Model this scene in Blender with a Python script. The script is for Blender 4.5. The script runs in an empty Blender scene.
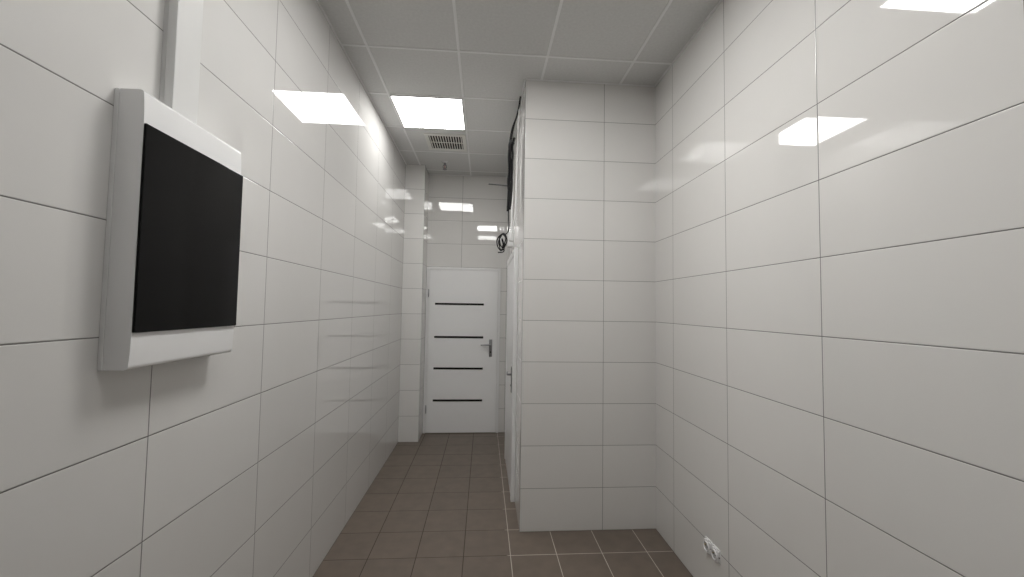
import bpy, bmesh, math, random
import numpy as np
from mathutils import Matrix, Vector
random.seed(3)
C = bpy.context.scene.collection
ZC=3.30; L=-0.97; R=1.278; BX=0.282; BY=2.94; PY=4.885; PX=-0.738; YB=5.227; YR=-2.6; H=1.5915

# ---------------------------------------------------------------- materials
class N:
    def __init__(s,name):
        s.m=bpy.data.materials.new(name); s.m.use_nodes=True
        s.t=s.m.node_tree; s.n=s.t.nodes; s.l=s.t.links
        s.b=s.n["Principled BSDF"]
    def new(s,ty,**k):
        x=s.n.new(ty)
        for a,v in k.items(): setattr(x,a,v)
        return x
    def put(s,sock,v):
        if hasattr(v,"is_output"): s.l.new(v,sock)
        else: sock.default_value=v
    def math(s,op,a,b=0.0,c=0.0,clamp=False):
        x=s.new("ShaderNodeMath",operation=op); x.use_clamp=clamp
        s.put(x.inputs[0],a); s.put(x.inputs[1],b)
        if op in("MULTIPLY_ADD",): s.put(x.inputs[2],c)
        return x.outputs[0]
    def mix(s,f,a,b):
        x=s.new("ShaderNodeMix",data_type='RGBA')
        s.put(x.inputs[0],f); s.put(x.inputs[6],a); s.put(x.inputs[7],b)
        return x.outputs[2]
    def mixf(s,f,a,b):
        x=s.new("ShaderNodeMix",data_type='FLOAT')
        s.put(x.inputs[0],f); s.put(x.inputs[2],a); s.put(x.inputs[3],b)
        return x.outputs[0]
    def maprange(s,v,a,b,c,d,smooth=True):
        x=s.new("ShaderNodeMapRange"); 
        if smooth: x.interpolation_type='SMOOTHSTEP'
        s.put(x.inputs[0],v)
        for i,q in enumerate((a,b,c,d)): s.put(x.inputs[i+1],q)
        return x.outputs[0]
def srgb(r,g,b):
    f=lambda v:(v/255/12.92 if v/255<=.04045 else ((v/255+.055)/1.055)**2.4)
    return (f(r),f(g),f(b),1)

def plain(name,c,rough=.4,metal=0.0,noise=0.004,spec=.5,scale=3.0,bump=0.0):
    k=N(name); b=k.b
    tc=k.new("ShaderNodeTexCoord"); no=k.new("ShaderNodeTexNoise"); no.inputs["Scale"].default_value=scale
    no.inputs["Detail"].default_value=2
    k.l.new(tc.outputs["Object"],no.inputs["Vector"])
    dk=tuple(x*(1-noise*2) for x in c[:3])+(1,)
    k.l.new(k.mix(no.outputs[0],dk,c),b.inputs["Base Color"])
    b.inputs["Roughness"].default_value=rough
    b.inputs["Metallic"].default_value=metal
    b.inputs["Specular IOR Level"].default_value=spec
    if bump:
        bn=k.new("ShaderNodeBump"); bn.inputs["Strength"].default_value=bump; bn.inputs["Distance"].default_value=.002
        k.l.new(no.outputs[0],bn.inputs["Height"]); k.l.new(bn.outputs[0],b.inputs["Normal"])
    return k.m

def tile(name,ua,u0,du,va,v0,dv,gw,tc,gc,rough=.026,tilt=.005,var=.020,wave=.03,grout2=None,mottle=.006,spec=.75,mscale=9):
    k=N(name); b=k.b
    g=k.new("ShaderNodeNewGeometry"); s=k.new("ShaderNodeSeparateXYZ"); k.l.new(g.outputs["Position"],s.inputs[0])
    U=s.outputs[ua]; V=s.outputs[va]
    un=k.math('DIVIDE',k.math('SUBTRACT',U,u0),du); vn=k.math('DIVIDE',k.math('SUBTRACT',V,v0),dv)
    def edge(n,d):
        fr=k.math('FRACT',n); return k.math('MULTIPLY',k.math('MINIMUM',fr,k.math('SUBTRACT',1.0,fr)),d)
    d=k.math('MINIMUM',edge(un,du),edge(vn,dv))
    mask=k.maprange(d,gw*.35,gw*.65,1,0)     # 1 = grout
    cmb=k.new("ShaderNodeCombineXYZ"); k.l.new(k.math('FLOOR',un),cmb.inputs[0]); k.l.new(k.math('FLOOR',vn),cmb.inputs[1])
    wn=k.new("ShaderNodeTexWhiteNoise",noise_dimensions='3D'); k.l.new(cmb.outputs[0],wn.inputs["Vector"])
    no=k.new("ShaderNodeTexNoise"); no.inputs["Scale"].default_value=2.2; no.inputs["Detail"].default_value=2
    k.l.new(g.outputs["Position"],no.inputs["Vector"])
    n2=k.new("ShaderNodeTexNoise"); n2.inputs["Scale"].default_value=mscale; n2.inputs["Detail"].default_value=6
    k.l.new(g.outputs["Position"],n2.inputs["Vector"])
    val=k.math('ADD',k.mixf(wn.outputs["Value"],1-var,1+var),k.math('MULTIPLY',k.math('SUBTRACT',n2.outputs[0],.5),mottle*4))
    hsv=k.new("ShaderNodeHueSaturation"); hsv.inputs["Color"].default_value=tc; k.l.new(val,hsv.inputs["Value"])
    if grout2:
        c2,axis,thr=grout2
        gm=k.maprange(s.outputs[axis],thr-.02,thr,0,1)
        gcol=k.mix(gm,gc,c2)
    else: gcol=gc
    k.l.new(k.mix(mask,hsv.outputs[0],gcol),b.inputs["Base Color"])
    k.l.new(k.mixf(mask,rough,.8),b.inputs["Roughness"])
    k.l.new(k.mixf(mask,spec,.15),b.inputs["Specular IOR Level"])
    vs=k.new("ShaderNodeVectorMath",operation='SUBTRACT'); k.l.new(wn.outputs["Color"],vs.inputs[0]); vs.inputs[1].default_value=(.5,.5,.5)
    vm=k.new("ShaderNodeVectorMath",operation='SCALE'); k.l.new(vs.outputs[0],vm.inputs[0]); vm.inputs["Scale"].default_value=tilt
    va_=k.new("ShaderNodeVectorMath",operation='ADD'); k.l.new(g.outputs["Normal"],va_.inputs[0]); k.l.new(vm.outputs[0],va_.inputs[1])
    vn_=k.new("ShaderNodeVectorMath",operation='NORMALIZE'); k.l.new(va_.outputs[0],vn_.inputs[0])
    h=k.math('ADD',k.maprange(d,0,gw*1.2,0,1),k.math('MULTIPLY',no.outputs[0],wave))
    bn=k.new("ShaderNodeBump"); bn.inputs["Strength"].default_value=1; bn.inputs["Distance"].default_value=.0010
    k.l.new(h,bn.inputs["Height"]); k.l.new(vn_.outputs[0],bn.inputs["Normal"])
    k.l.new(bn.outputs[0],b.inputs["Normal"])
    return k.m

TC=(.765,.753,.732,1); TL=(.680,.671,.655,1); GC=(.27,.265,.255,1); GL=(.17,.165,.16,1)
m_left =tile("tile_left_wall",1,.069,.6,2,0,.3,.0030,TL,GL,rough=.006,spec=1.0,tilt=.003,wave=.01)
m_right=tile("tile_right_wall",1,.246,.603,2,0,.3,.0030,TC,GL)
m_front=tile("tile_cross_wall",0,BX,.6,2,0,.3,.0034,TC,GC)
m_side =tile("tile_partition_side",1,BY,.6,2,0,.3,.0030,TC,GC)
m_back =tile("tile_back_wall",0,-.30,.6,2,0,.3,.0036,(.80,.79,.77,1),GC)
m_pil  =tile("tile_pilaster",0,PX,.6,2,0,.3,.0034,(.80,.79,.77,1),GC)
m_floor=tile("floor_tile",0,.2,.3,1,2.67,.3,.0045,srgb(112,101,91),srgb(74,66,60),rough=.38,tilt=.004,var=.045,wave=.3,grout2=(srgb(198,190,180),0,.19),mottle=.12,spec=.4,mscale=11)

m_ceil=plain("mineral_ceiling_tile",(.74,.74,.73,1),.9,noise=.08,scale=60,bump=.3,spec=.2)
m_bar =plain("white_tbar",(.84,.84,.84,1),.5)
m_pvc =plain("white_pvc",(.84,.84,.84,1),.14)
m_pvc2=plain("white_trunking",(.68,.68,.67,1),.35)
m_door=plain("white_door_paint",(.90,.90,.90,1),.30)
m_frame=plain("white_door_frame",(.86,.86,.86,1),.35)
m_smoke=plain("smoked_black_plastic",(.0015,.0015,.0018,1),.10,spec=.15)
m_black=plain("black_rubber",(.008,.008,.009,1),.5,spec=.3)
m_strip=plain("dark_inlay",(.010,.009,.009,1),.25)
m_dkmet=plain("satin_steel",(.33,.33,.34,1),.30,metal=.9)
m_chrome=plain("chrome",(.6,.6,.6,1),.25,metal=1)
m_brass=plain("contact_brass",(.5,.42,.25,1),.35,metal=1)
m_dark=plain("dark_parts_and_shade",(.02,.02,.02,1),.8)  # black for dark fittings and for shade painted into openings
m_grey=plain("grey_cable",(.12,.12,.12,1),.5)
m_recess=plain("socket_recess_grey",(.45,.45,.44,1),.4)
m_vent=plain("vent_enamel",(.74,.73,.70,1),.45)
m_red=plain("red_glass",(.5,.03,.02,1),.1)
def emit(name,c,st):
    k=N(name); b=k.b
    b.inputs["Base Color"].default_value=(.8,.8,.8,1)
    g=k.new("ShaderNodeTexCoord"); no=k.new("ShaderNodeTexNoise"); no.inputs["Scale"].default_value=3
    k.l.new(g.outputs["Object"],no.inputs["Vector"])
    k.l.new(k.mix(no.outputs[0],c,tuple(x*.97 for x in c[:3])+(1,)),b.inputs["Emission Color"])
    b.inputs["Emission Strength"].default_value=st
    return k.m
m_emit=emit("led_diffuser",(1,.99,.97,1),22.5)
m_emit_near=emit("led_diffuser_dim",(1,.99,.97,1),10.0)
m_emit_far=emit("led_diffuser_far",(1,.99,.97,1),13.5)  # far panel, strength tuned below the middle panel for light balance

# ---------------------------------------------------------------- mesh helpers
def add_box(bm,a,b,mi=0):
    x0,y0,z0=a; x1,y1,z1=b
    v=[bm.verts.new(p) for p in((x0,y0,z0),(x1,y0,z0),(x1,y1,z0),(x0,y1,z0),(x0,y0,z1),(x1,y0,z1),(x1,y1,z1),(x0,y1,z1))]
    fs=[]
    for q in((0,3,2,1),(4,5,6,7),(0,1,5,4),(1,2,6,5),(2,3,7,6),(3,0,4,7)):
        f=bm.faces.new([v[i] for i in q]); f.material_index=mi; fs.append(f)
    return v,fs
def add_cyl(bm,p0,p1,r0,r1=None,seg=20,caps=True):
    r1=r0 if r1 is None else r1
    p0=Vector(p0);p1=Vector(p1); d=(p1-p0).normalized()
    a=d.orthogonal().normalized(); b=d.cross(a)
    A=[bm.verts.new(p0+(a*math.cos(t)+b*math.sin(t))*r0) for t in [2*math.pi*i/seg for i in range(seg)]]
    B=[bm.verts.new(p1+(a*math.cos(t)+b*math.sin(t))*r1) for t in [2*math.pi*i/seg for i in range(seg)]]
    for i in range(seg):
        f=bm.faces.new((A[i],A[(i+1)%seg],B[(i+1)%seg],B[i])); f.smooth=True
    if caps: bm.faces.new(A[::-1]); bm.faces.new(B)
def add_tube(bm,pts,r,seg=8,sub=6,closed=False):
    P=[Vector(p) for p in pts]; n=len(P); S=[]
    rng=range(n if closed else n-1)
    for i in rng:
        g=(lambda j:P[j%n]) if closed else (lambda j:P[max(0,min(n-1,j))])
        a,b,c,d=g(i-1),g(i),g(i+1),g(i+2)
        for k in range(sub):
            t=k/sub
            S.append(.5*((2*b)+(c-a)*t+(2*a-5*b+4*c-d)*t*t+(3*b-a-3*c+d)*t**3))
    if not closed: S.append(P[-1])
    m=len(S); rings=[]; up=None
    for i in range(m):
        t=(S[(i+1)%m]-S[i-1]) if closed else (S[min(i+1,m-1)]-S[max(i-1,0)])
        t.normalize()
        if up is None: up=t.orthogonal().normalized()
        up=(up-t*up.dot(t)).normalized(); w=t.cross(up)
        rings.append([bm.verts.new(S[i]+(up*math.cos(q)+w*math.sin(q))*r) for q in [2*math.pi*j/seg for j in range(seg)]])
    for i in range(m if closed else m-1):
        A=rings[i];B=rings[(i+1)%m]
        for j in range(seg):
            f=bm.faces.new((A[j],A[(j+1)%seg],B[(j+1)%seg],B[j])); f.smooth=True
    if not closed: bm.faces.new(rings[0][::-1]); bm.faces.new(rings[-1])
def extrude_profile(bm,prof,y0,y1):
    A=[bm.verts.new((x,y0,z)) for x,z in prof]; B=[bm.verts.new((x,y1,z)) for x,z in prof]
    n=len(prof)
    bm.faces.new(A); bm.faces.new(B[::-1])
    for i in range(n): bm.faces.new((A[i],B[i],B[(i+1)%n],A[(i+1)%n]))
def bevel(bm,w,seg=3):
    bmesh.ops.bevel(bm,geom=bm.edges[:],offset=w,segments=seg,affect='EDGES',profile=.5,clamp_overlap=True)
def obj(name,bm,mats,parent=None,loc=(0,0,0),smooth=False,**props):
    bmesh.ops.recalc_face_normals(bm,faces=bm.faces)
    me=bpy.data.meshes.new(name); bm.to_mesh(me); bm.free()
    for m in (mats if isinstance(mats,(list,tuple)) else [mats]): me.materials.append(m)
    if smooth:
        for p in me.polygons: p.use_smooth=True
        me.set_sharp_from_angle(angle=math.radians(35))
    o=bpy.data.objects.new(name,me); C.objects.link(o); o.location=loc
    if parent: o.parent=parent
    for k,v in props.items(): o[k]=v
    return o
def empty(name,loc,**props):
    o=bpy.data.objects.new(name,None); o.empty_display_size=.1; C.objects.link(o); o.location=loc
    for k,v in props.items(): o[k]=v
    return o
def BB(a,b,bev=0,seg=2):
    bm=bmesh.new(); add_box(bm,a,b)
    if bev: bevel(bm,bev,seg)
    return bm
ST=dict(kind="structure")

# ---------------------------------------------------------------- room shell
obj("floor",BB((L-.1,YR-.1,-.1),(R+.1,YB+.1,0)),m_floor,**ST,label="brown ceramic floor tiles with pale and dark grout")
obj("ceiling",BB((L-.1,YR-.1,ZC),(R+.1,YB+.1,ZC+.1)),m_ceil,**ST,label="suspended grey mineral tile ceiling")
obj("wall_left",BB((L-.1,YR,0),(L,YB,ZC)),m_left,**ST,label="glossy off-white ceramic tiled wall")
obj("wall_right",BB((R,YR,0),(R+.1,YB,ZC)),m_right,**ST,label="glossy off-white ceramic tiled wall")
obj("wall_back",BB((L-.1,YB,0),(R+.1,YB+.1,ZC)),m_back,**ST,label="tiled end wall of the corridor")
obj("wall_rear",BB((L-.1,YR-.1,0),(R+.1,YR,ZC)),m_front,**ST)
bm=bmesh.new(); v,fs=add_box(bm,(BX,BY,0),(R,YB,ZC))
bm.normal_update()
for f in fs: f.material_index=1 if abs(f.normal.x)>.5 else 0
obj("wall_partition",bm,[m_front,m_side],**ST,label="tiled boxed-out partition block reaching the ceiling")
bm=bmesh.new(); v,fs=add_box(bm,(L,PY,0),(PX,YB,ZC)); bm.normal_update()
for f in fs: f.material_index=1 if abs(f.normal.x)>.5 else 0
obj("wall_pilaster",bm,[m_pil,m_side],**ST,label="tiled pilaster projecting at the end of the wall")

GX=[-.8,-.2,.4,1.0]; GY=[3.25+.6*k for k in range(-9,4)]
bm=bmesh.new()
def span(y): return (L, R if y<BY else BX)
for gx in GX:
    add_box(bm,(gx-.0085,YR,ZC-.004),(gx+.0085,BY if gx>BX else YB,ZC-.0005))
for gy in GY:
    if gy<YR or gy>YB: continue
    x0,x1=span(gy); add_box(bm,(x0,gy-.0085,ZC-.0036),(x1,gy+.0085,ZC-.0005))
add_box(bm,(L,YR,ZC-.005),(L+.012,YB,ZC-.0004)); add_box(bm,(R-.012,YR,ZC-.005),(R,BY,ZC-.0004))
add_box(bm,(BX,BY-.012,ZC-.005),(R,BY,ZC-.0004)); add_box(bm,(BX-.012,BY,ZC-.005),(BX,YB,ZC-.0004)); add_box(bm,(L,YB-.012,ZC-.005),(BX,YB,ZC-.0004))
obj("trim_1",bm,m_bar,**ST,label="white suspended ceiling grid bars")

# ---------------------------------------------------------------- ceiling lights
def ceiling_light(x,y,label,mat):
    e=empty("ceiling_light",(x,y,ZC),label=label,category="ceiling light",group="square ceiling light panels")
    bm=bmesh.new(); o=.290; i=.282; z0,z1=-.010,0
    for a,b in(((-o,-o,z0),(o,-i,z1)),((-o,i,z0),(o,o,z1)),((-o,-i,z0),(-i,i,z1)),((i,-i,z0),(o,i,z1))): add_box(bm,a,b)
    obj("light_frame",bm,m_bar,e)
    bm=bmesh.new(); add_box(bm,(-i,-i,-.007),(i,i,-.002))
    obj("diffuser",bm,mat,e)
ceiling_light(-.5,3.55,"lit square white panel set into the ceiling grid",m_emit_far)
ceiling_light(.1,1.75,"lit square white panel set into the ceiling grid",m_emit)
ceiling_light(.1,.55,"lit square white panel set into the ceiling grid",m_emit_near)

# ---------------------------------------------------------------- air vent
e=empty("air_vent",(-.418,4.17,ZC),label="square metal air vent grille in the ceiling",category="air vent")
bm=bmesh.new(); o=.205;i=.168
for a,b in(((-o,-o,-.012),(o,-i,0)),((-o,i,-.012),(o,o,0)),((-o,-i,-.012),(-i,i,0)),((i,-i,-.012),(o,i,0))): add_box(bm,a,b)
bevel(bm,.002,1); obj("vent_frame",bm,m_vent,e)
obj("vent_shade_sheet",BB((-i,-i,-.002),(i,i,-.0005)),m_dark,e)  # flat black sheet stands in for the shaded opening behind the blades
bm=bmesh.new()
for k in range(13):
    x=-.156+.026*k
    add_box(bm,(x-.0045,-i,-.007),(x+.0045,i,-.002))
add_box(bm,(-i,-.005,-.0075),(i,.005,-.003))
obj("vent_blades",bm,m_vent,e)

# ---------------------------------------------------------------- sprinkler
e=empty("fire_sprinkler",(-.49,4.75,ZC),label="small pendent fire sprinkler under the ceiling tile",category="sprinkler")
bm=bmesh.new(); add_cyl(bm,(0,0,-.008),(0,0,0),.034,.042,28); add_cyl(bm,(0,0,-.016),(0,0,-.008),.02,.034,28); obj("escutcheon",bm,m_pvc,e)
bm=bmesh.new(); add_cyl(bm,(0,0,-.042),(0,0,-.014),.014,.015,16)
add_tube(bm,[(.013,0,-.038),(.021,0,-.055),(.015,0,-.075),(0,0,-.085)],.005); add_tube(bm,[(-.013,0,-.038),(-.021,0,-.055),(-.015,0,-.075),(0,0,-.085)],.005)
add_cyl(bm,(0,0,-.088),(0,0,-.082),.006,.006,12); obj("sprinkler_body",bm,m_dkmet,e)
bm=bmesh.new(); add_cyl(bm,(0,0,-.094),(0,0,-.088),.026,.023,20); obj("deflector",bm,m_dkmet,e)
bm=bmesh.new(); add_cyl(bm,(0,0,-.082),(0,0,-.042),.003,.003,10); obj("glass_bulb",bm,m_red,e)

# ---------------------------------------------------------------- distribution board
e=empty("distribution_board",(L,1.31,1.782),label="white plastic electrical distribution board with smoked black door on tiled wall",category="electrical box")
W=.213; T=.366
bm=BB((0,-W,-T),(.012,W,T),.002); obj("back_box",bm,m_pvc,e)
prof=[(.0135,-T+.001),(.064,-T+.001)]
K=14
def lip(t):
    c=.0065*math.sqrt(max(0,1-(1-min(t/.12,1))**2))
    return .066+c+.004*math.sin(t*math.pi/2)
for k in range(K+1):
    t=(k/K)**1.6; prof.append((lip(t),-T+.0015+.088*t))
for k in range(K,-1,-1):
    t=(k/K)**1.6; prof.append((lip(t),T-.0015-.084*t))
prof+=[(.064,T-.001),(.0135,T-.001)]
bm=bmesh.new(); extrude_profile(bm,prof,-W+.001,W-.001); bmesh.ops.remove_doubles(bm,verts=bm.verts,dist=1e-5)
obj("cover",bm,m_pvc,e,smooth=True)
bm=BB((.077,-W,-.270),(.084,W+.001,.276),.0025,2); obj("door_window",bm,m_smoke,e,label="smoked black glossy door window")

# ---------------------------------------------------------------- cable trunking
e=empty("cable_trunking",(L,1.290,2.150),label="white plastic cable trunking rising from the distribution board",category="cable trunking")
hh=ZC-2.150
obj("trunking_base",BB((0,-.050,0.002),(.012,.050,hh-.008),.001,1),m_pvc2,e)
obj("trunking_lid",BB((.0125,-.052,0.002),(.040,.052,hh-.008),.0012,1),m_pvc2,e)

# ---------------------------------------------------------------- end door
d1=empty("door_1",(-.29,YB,0),**ST,label="white panelled interior door with four dark horizontal inlay strips")
X0,X1,ZT=-.445,.50,2.09
bm=bmesh.new(); fw=.030
add_box(bm,(X0,-.018,0),(X0+fw,0,ZT)); add_box(bm,(X1-fw,-.018,0),(X1,0,ZT)); add_box(bm,(X0+fw,-.018,ZT-fw),(X1-fw,0,ZT))
bevel(bm,.003,2); obj("door_frame",bm,m_frame,d1)
a,b=X0+fw+.004,X1-fw-.004
obj("door_leaf",BB((a,-.024,.008),(b,-.002,ZT-fw-.004),.003),m_door,d1)
for z in(1.625,1.205,.81,.41):
    obj("inlay_strip",BB((-.33,-.0265,z-.013),(.29,-.0235,z+.013),.001,1),m_strip,d1)
hd=empty("door_handle",(.385,-.024,1.08)); hd.parent=d1
bm=BB((-.020,-.008,-.12),(.020,0,.10),.004,3); obj("handle_plate",bm,m_dkmet,hd,smooth=True)
bm=bmesh.new(); add_cyl(bm,(0,-.008,.035),(0,-.05,.035),.011,.011,16); add_tube(bm,[(0.004,-.05,.035),(-.04,-.052,.035),(-.09,-.05,.034),(-.125,-.046,.032)],.010,10); obj("handle_lever",bm,m_dkmet,hd)
bm=bmesh.new(); add_cyl(bm,(0,-.011,-.06),(0,-.007,-.06),.009,.009,14); obj("key_cylinder",bm,m_dark,hd)
for z in(1.76,.30):
    bm=bmesh.new(); x=X0+.032; add_cyl(bm,(x,-.030,z-.045),(x,-.030,z+.045),.007,.007,14); add_cyl(bm,(x,-.030,z-.052),(x,-.030,z-.045),.004,.007,14); add_cyl(bm,(x,-.030,z+.045),(x,-.030,z+.052),.007,.004,14)
    obj("hinge",bm,m_dkmet,d1)

# ---------------------------------------------------------------- side door in partition
d2=empty("door_2",(BX,3.88,0),**ST,label="white door with steel handle in the partition side")
Y0,Y1,ZT=-.50,.50,2.10
bm=bmesh.new(); fw=.06; pr=-.034
add_box(bm,(pr,Y0,0),(0,Y0+fw,ZT)); add_box(bm,(pr,Y1-fw,0),(0,Y1,ZT)); add_box(bm,(pr,Y0+fw,ZT-fw),(0,Y1-fw,ZT))
bevel(bm,.004,2); obj("door_frame",bm,m_frame,d2)
obj("door_leaf",BB((-.030,Y0+fw+.004,.008),(-.002,Y1-fw-.004,ZT-fw-.004),.003),m_door,d2)
hd=empty("door_handle",(-.030,-.36,.98)); hd.parent=d2
bm=BB((-.008,-.020,-.12),(0,.020,.10),.004,3); obj("handle_plate",bm,m_dkmet,hd,smooth=True)
bm=bmesh.new(); add_cyl(bm,(-.008,0,.035),(-.036,0,.035),.010,.010,16); add_tube(bm,[(-.036,-.004,.035),(-.038,.04,.035),(-.036,.09,.034),(-.032,.125,.032)],.009,10); obj("handle_lever",bm,m_dkmet,hd)
bm=bmesh.new(); add_cyl(bm,(-.011,0,-.06),(-.007,0,-.06),.008,.008,14); obj("key_cylinder",bm,m_dark,hd)

# ---------------------------------------------------------------- junction box above side door
e=empty("junction_box",(BX,3.98,2.26),label="small white junction box with conduit above the side door",category="junction box")
obj("box_body",BB((-.055,-.05,-.07),(0,.05,.07),.006,3),m_pvc,e,smooth=True)
obj("box_lid",BB((-.060,-.045,-.065),(-.0555,.045,.065),.003,2),m_pvc2,e)
bm=bmesh.new(); add_tube(bm,[(-.02,0,.07),(-.02,0,.3),(-.02,0,.6),(-.02,0,1.03)],.010,12); obj("conduit",bm,m_pvc,e)

# ---------------------------------------------------------------- cable bundle
e=empty("cable_bundle",(.222,3.62,3.29),label="messy bundle of black cables hanging from the ceiling beside the partition",category="cables",)
j=lambda s:random.uniform(-s,s)
for k in range(9):
    a=k*2*math.pi/8; q=.017 if k else 0; dx,dy=q*math.cos(a),q*math.sin(a)
    if k%3==0: top=[(.040,-.42+j(.03),0),(.034+j(.005),-.30,-.05+j(.02)),(.010+dx,-.12,-.11+j(.02)),(-.004+dx,-.03+dy,-.20)]
    else: top=[(.012+dx,-.03+dy,-.19+j(.03)),(-.004+dx,-.01+dy,-.23)]
    r_=.0055 if k%3==0 else .0080
    pts=top+[(-.006+dx+j(.008),dy,-.32),(-.004+dx*.6+j(.011),dy*.9,-.45),(-.008+dx+j(.011),dy,-.58),(-.008+dx*.9+j(.014),dy,-.66-random.uniform(0,.18))]
    bm=bmesh.new(); add_tube(bm,pts,r_,8,6); obj("cable",bm,m_black,e)
bm=bmesh.new(); pts=[(-.010,0,-.70),(-.014,.0,-.86),(-.010,0,-.99)]
rr=random.Random(11)
for i in range(26):
    t=math.pi*.35+i*2*math.pi/8.4; s_=.70+.45*rr.random()
    pts.append((-.050-.0016*i+.038*s_*math.cos(t),.026*math.sin(i*.7),-1.09-.0016*i+.068*s_*math.sin(t)))
pts+=[(-.05,0,-1.19),(-.105,0,-1.205)]
add_tube(bm,pts,.0055,8,5); obj("cable_coil",bm,m_black,e)
bm=bmesh.new(); add_tube(bm,[(.0,0,-.60),(-.07,-.0,-.592),(-.14,-.0,-.588),(-.20,0,-.585)],.006,8); obj("loose_wire",bm,m_grey,e,label="short stiff grey wire sticking out")
bm=bmesh.new(); add_tube(bm,[(.046,-.36,0),(.040,-.30,-.1),(.044,-.2,-.3),(.042,-.15,-.6),(.036,-.12,-.85),(.020,-.06,-1.04)],.005,8); obj("white_cable",bm,m_pvc,e,label="thin white cable")
bm=BB((-.006,-.030,-1.10),(.036,.030,-1.01),.008,3); obj("cable_connector",bm,m_pvc,e,smooth=True,label="small white connector housing")

# ---------------------------------------------------------------- socket
e=empty("wall_socket",(R,2.20,.28),label="white double electrical socket without cover frame low on tiled wall",category="electrical socket")
for s in(-1,1):
    ins=empty("socket_module",(0,s*.039,0)); ins.parent=e
    bm=bmesh.new(); add_box(bm,(-.005,-.037,-.038),(0,.037,.038))
    bmesh.ops.bevel(bm,geom=[ed for ed in bm.edges if abs(ed.verts[0].co.x-ed.verts[1].co.x)>.003],offset=.008,segments=2,affect='EDGES',profile=.5)
    obj("mounting_plate",bm,m_pvc,ins)
    bm=bmesh.new()
    v,_=add_box(bm,(-.014,-.029,-.029),(-.005,.029,.029))
    bmesh.ops.bevel(bm,geom=[ed for ed in bm.edges if abs(ed.verts[0].co.x-ed.verts[1].co.x)>.004],offset=.005,segments=3,affect='EDGES',profile=.5)
    seg=32; rings=[]
    for (x,r_) in((-.014,.0265),(-.021,.0260),(-.021,.0225),(-.0145,.0210)):
        rings.append([bm.verts.new((x,r_*math.cos(2*math.pi*i/seg),r_*math.sin(2*math.pi*i/seg))) for i in range(seg)])
    for A,B in zip(rings,rings[1:]):
        for i in range(seg): bm.faces.new((A[i],A[(i+1)%seg],B[(i+1)%seg],B[i]))
    obj("socket_body",bm,m_pvc,ins,smooth=True)
    bm=bmesh.new(); add_cyl(bm,(-.0155,0,0),(-.0142,0,0),.0208,.0208,28); obj("socket_recess",bm,m_recess,ins)
    for yy in(-.0095,.0095):
        bm=bmesh.new(); add_cyl(bm,(-.0162,yy,0),(-.0156,yy,0),.0034,.0034,12); obj("hole_shade_disc",bm,m_dark,ins)  # dark disc on the face, painting the shade inside a contact hole
    bm=bmesh.new(); add_cyl(bm,(-.027,0,.011),(-.0156,0,.011),.0025,.0022,12); obj("earth_pin",bm,m_brass,ins)
    for (yy,zz) in((-.033,.0),(.033,.0)):
        bm=bmesh.new(); add_cyl(bm,(-.009,yy,zz),(-.005,yy,zz),.003,.003,12); obj("fixing_screw",bm,m_dark,ins)
    for zz in(-.033,.033):
        obj("clamp_lug",BB((-.015,-.010,zz-.004),(-.005,.010,zz+.004),.002,1),m_pvc,ins)

# ---------------------------------------------------------------- world + camera
w=bpy.data.worlds.new("world"); bpy.context.scene.world=w; w.use_nodes=True
w.node_tree.nodes["Background"].inputs[0].default_value=(.5,.5,.5,1); w.node_tree.nodes["Background"].inputs[1].default_value=.2
f,yaw,pitch,roll=404.4952,0.0687,0.0471,0.0153
fwd=Vector((math.sin(yaw)*math.cos(pitch),math.cos(yaw)*math.cos(pitch),math.sin(pitch)))
r0=Vector((math.cos(yaw),-math.sin(yaw),0)); u0=r0.cross(fwd)
r=r0*math.cos(roll)+u0*math.sin(roll); u=-r0*math.sin(roll)+u0*math.cos(roll)
cd=bpy.data.cameras.new("camera"); cam=bpy.data.objects.new("camera",cd); C.objects.link(cam)
M=Matrix.Identity(4)
for i in range(3): M[i][0]=r[i]; M[i][1]=u[i]; M[i][2]=-fwd[i]
M[2][3]=H; cam.matrix_world=M
cd.sensor_fit='HORIZONTAL'; cd.sensor_width=36; cd.lens=36*f/1024; cd.clip_start=.02
bpy.context.scene.camera=cam
vs=bpy.context.scene.view_settings; vs.view_transform='Standard'; vs.look='None'; vs.exposure=0
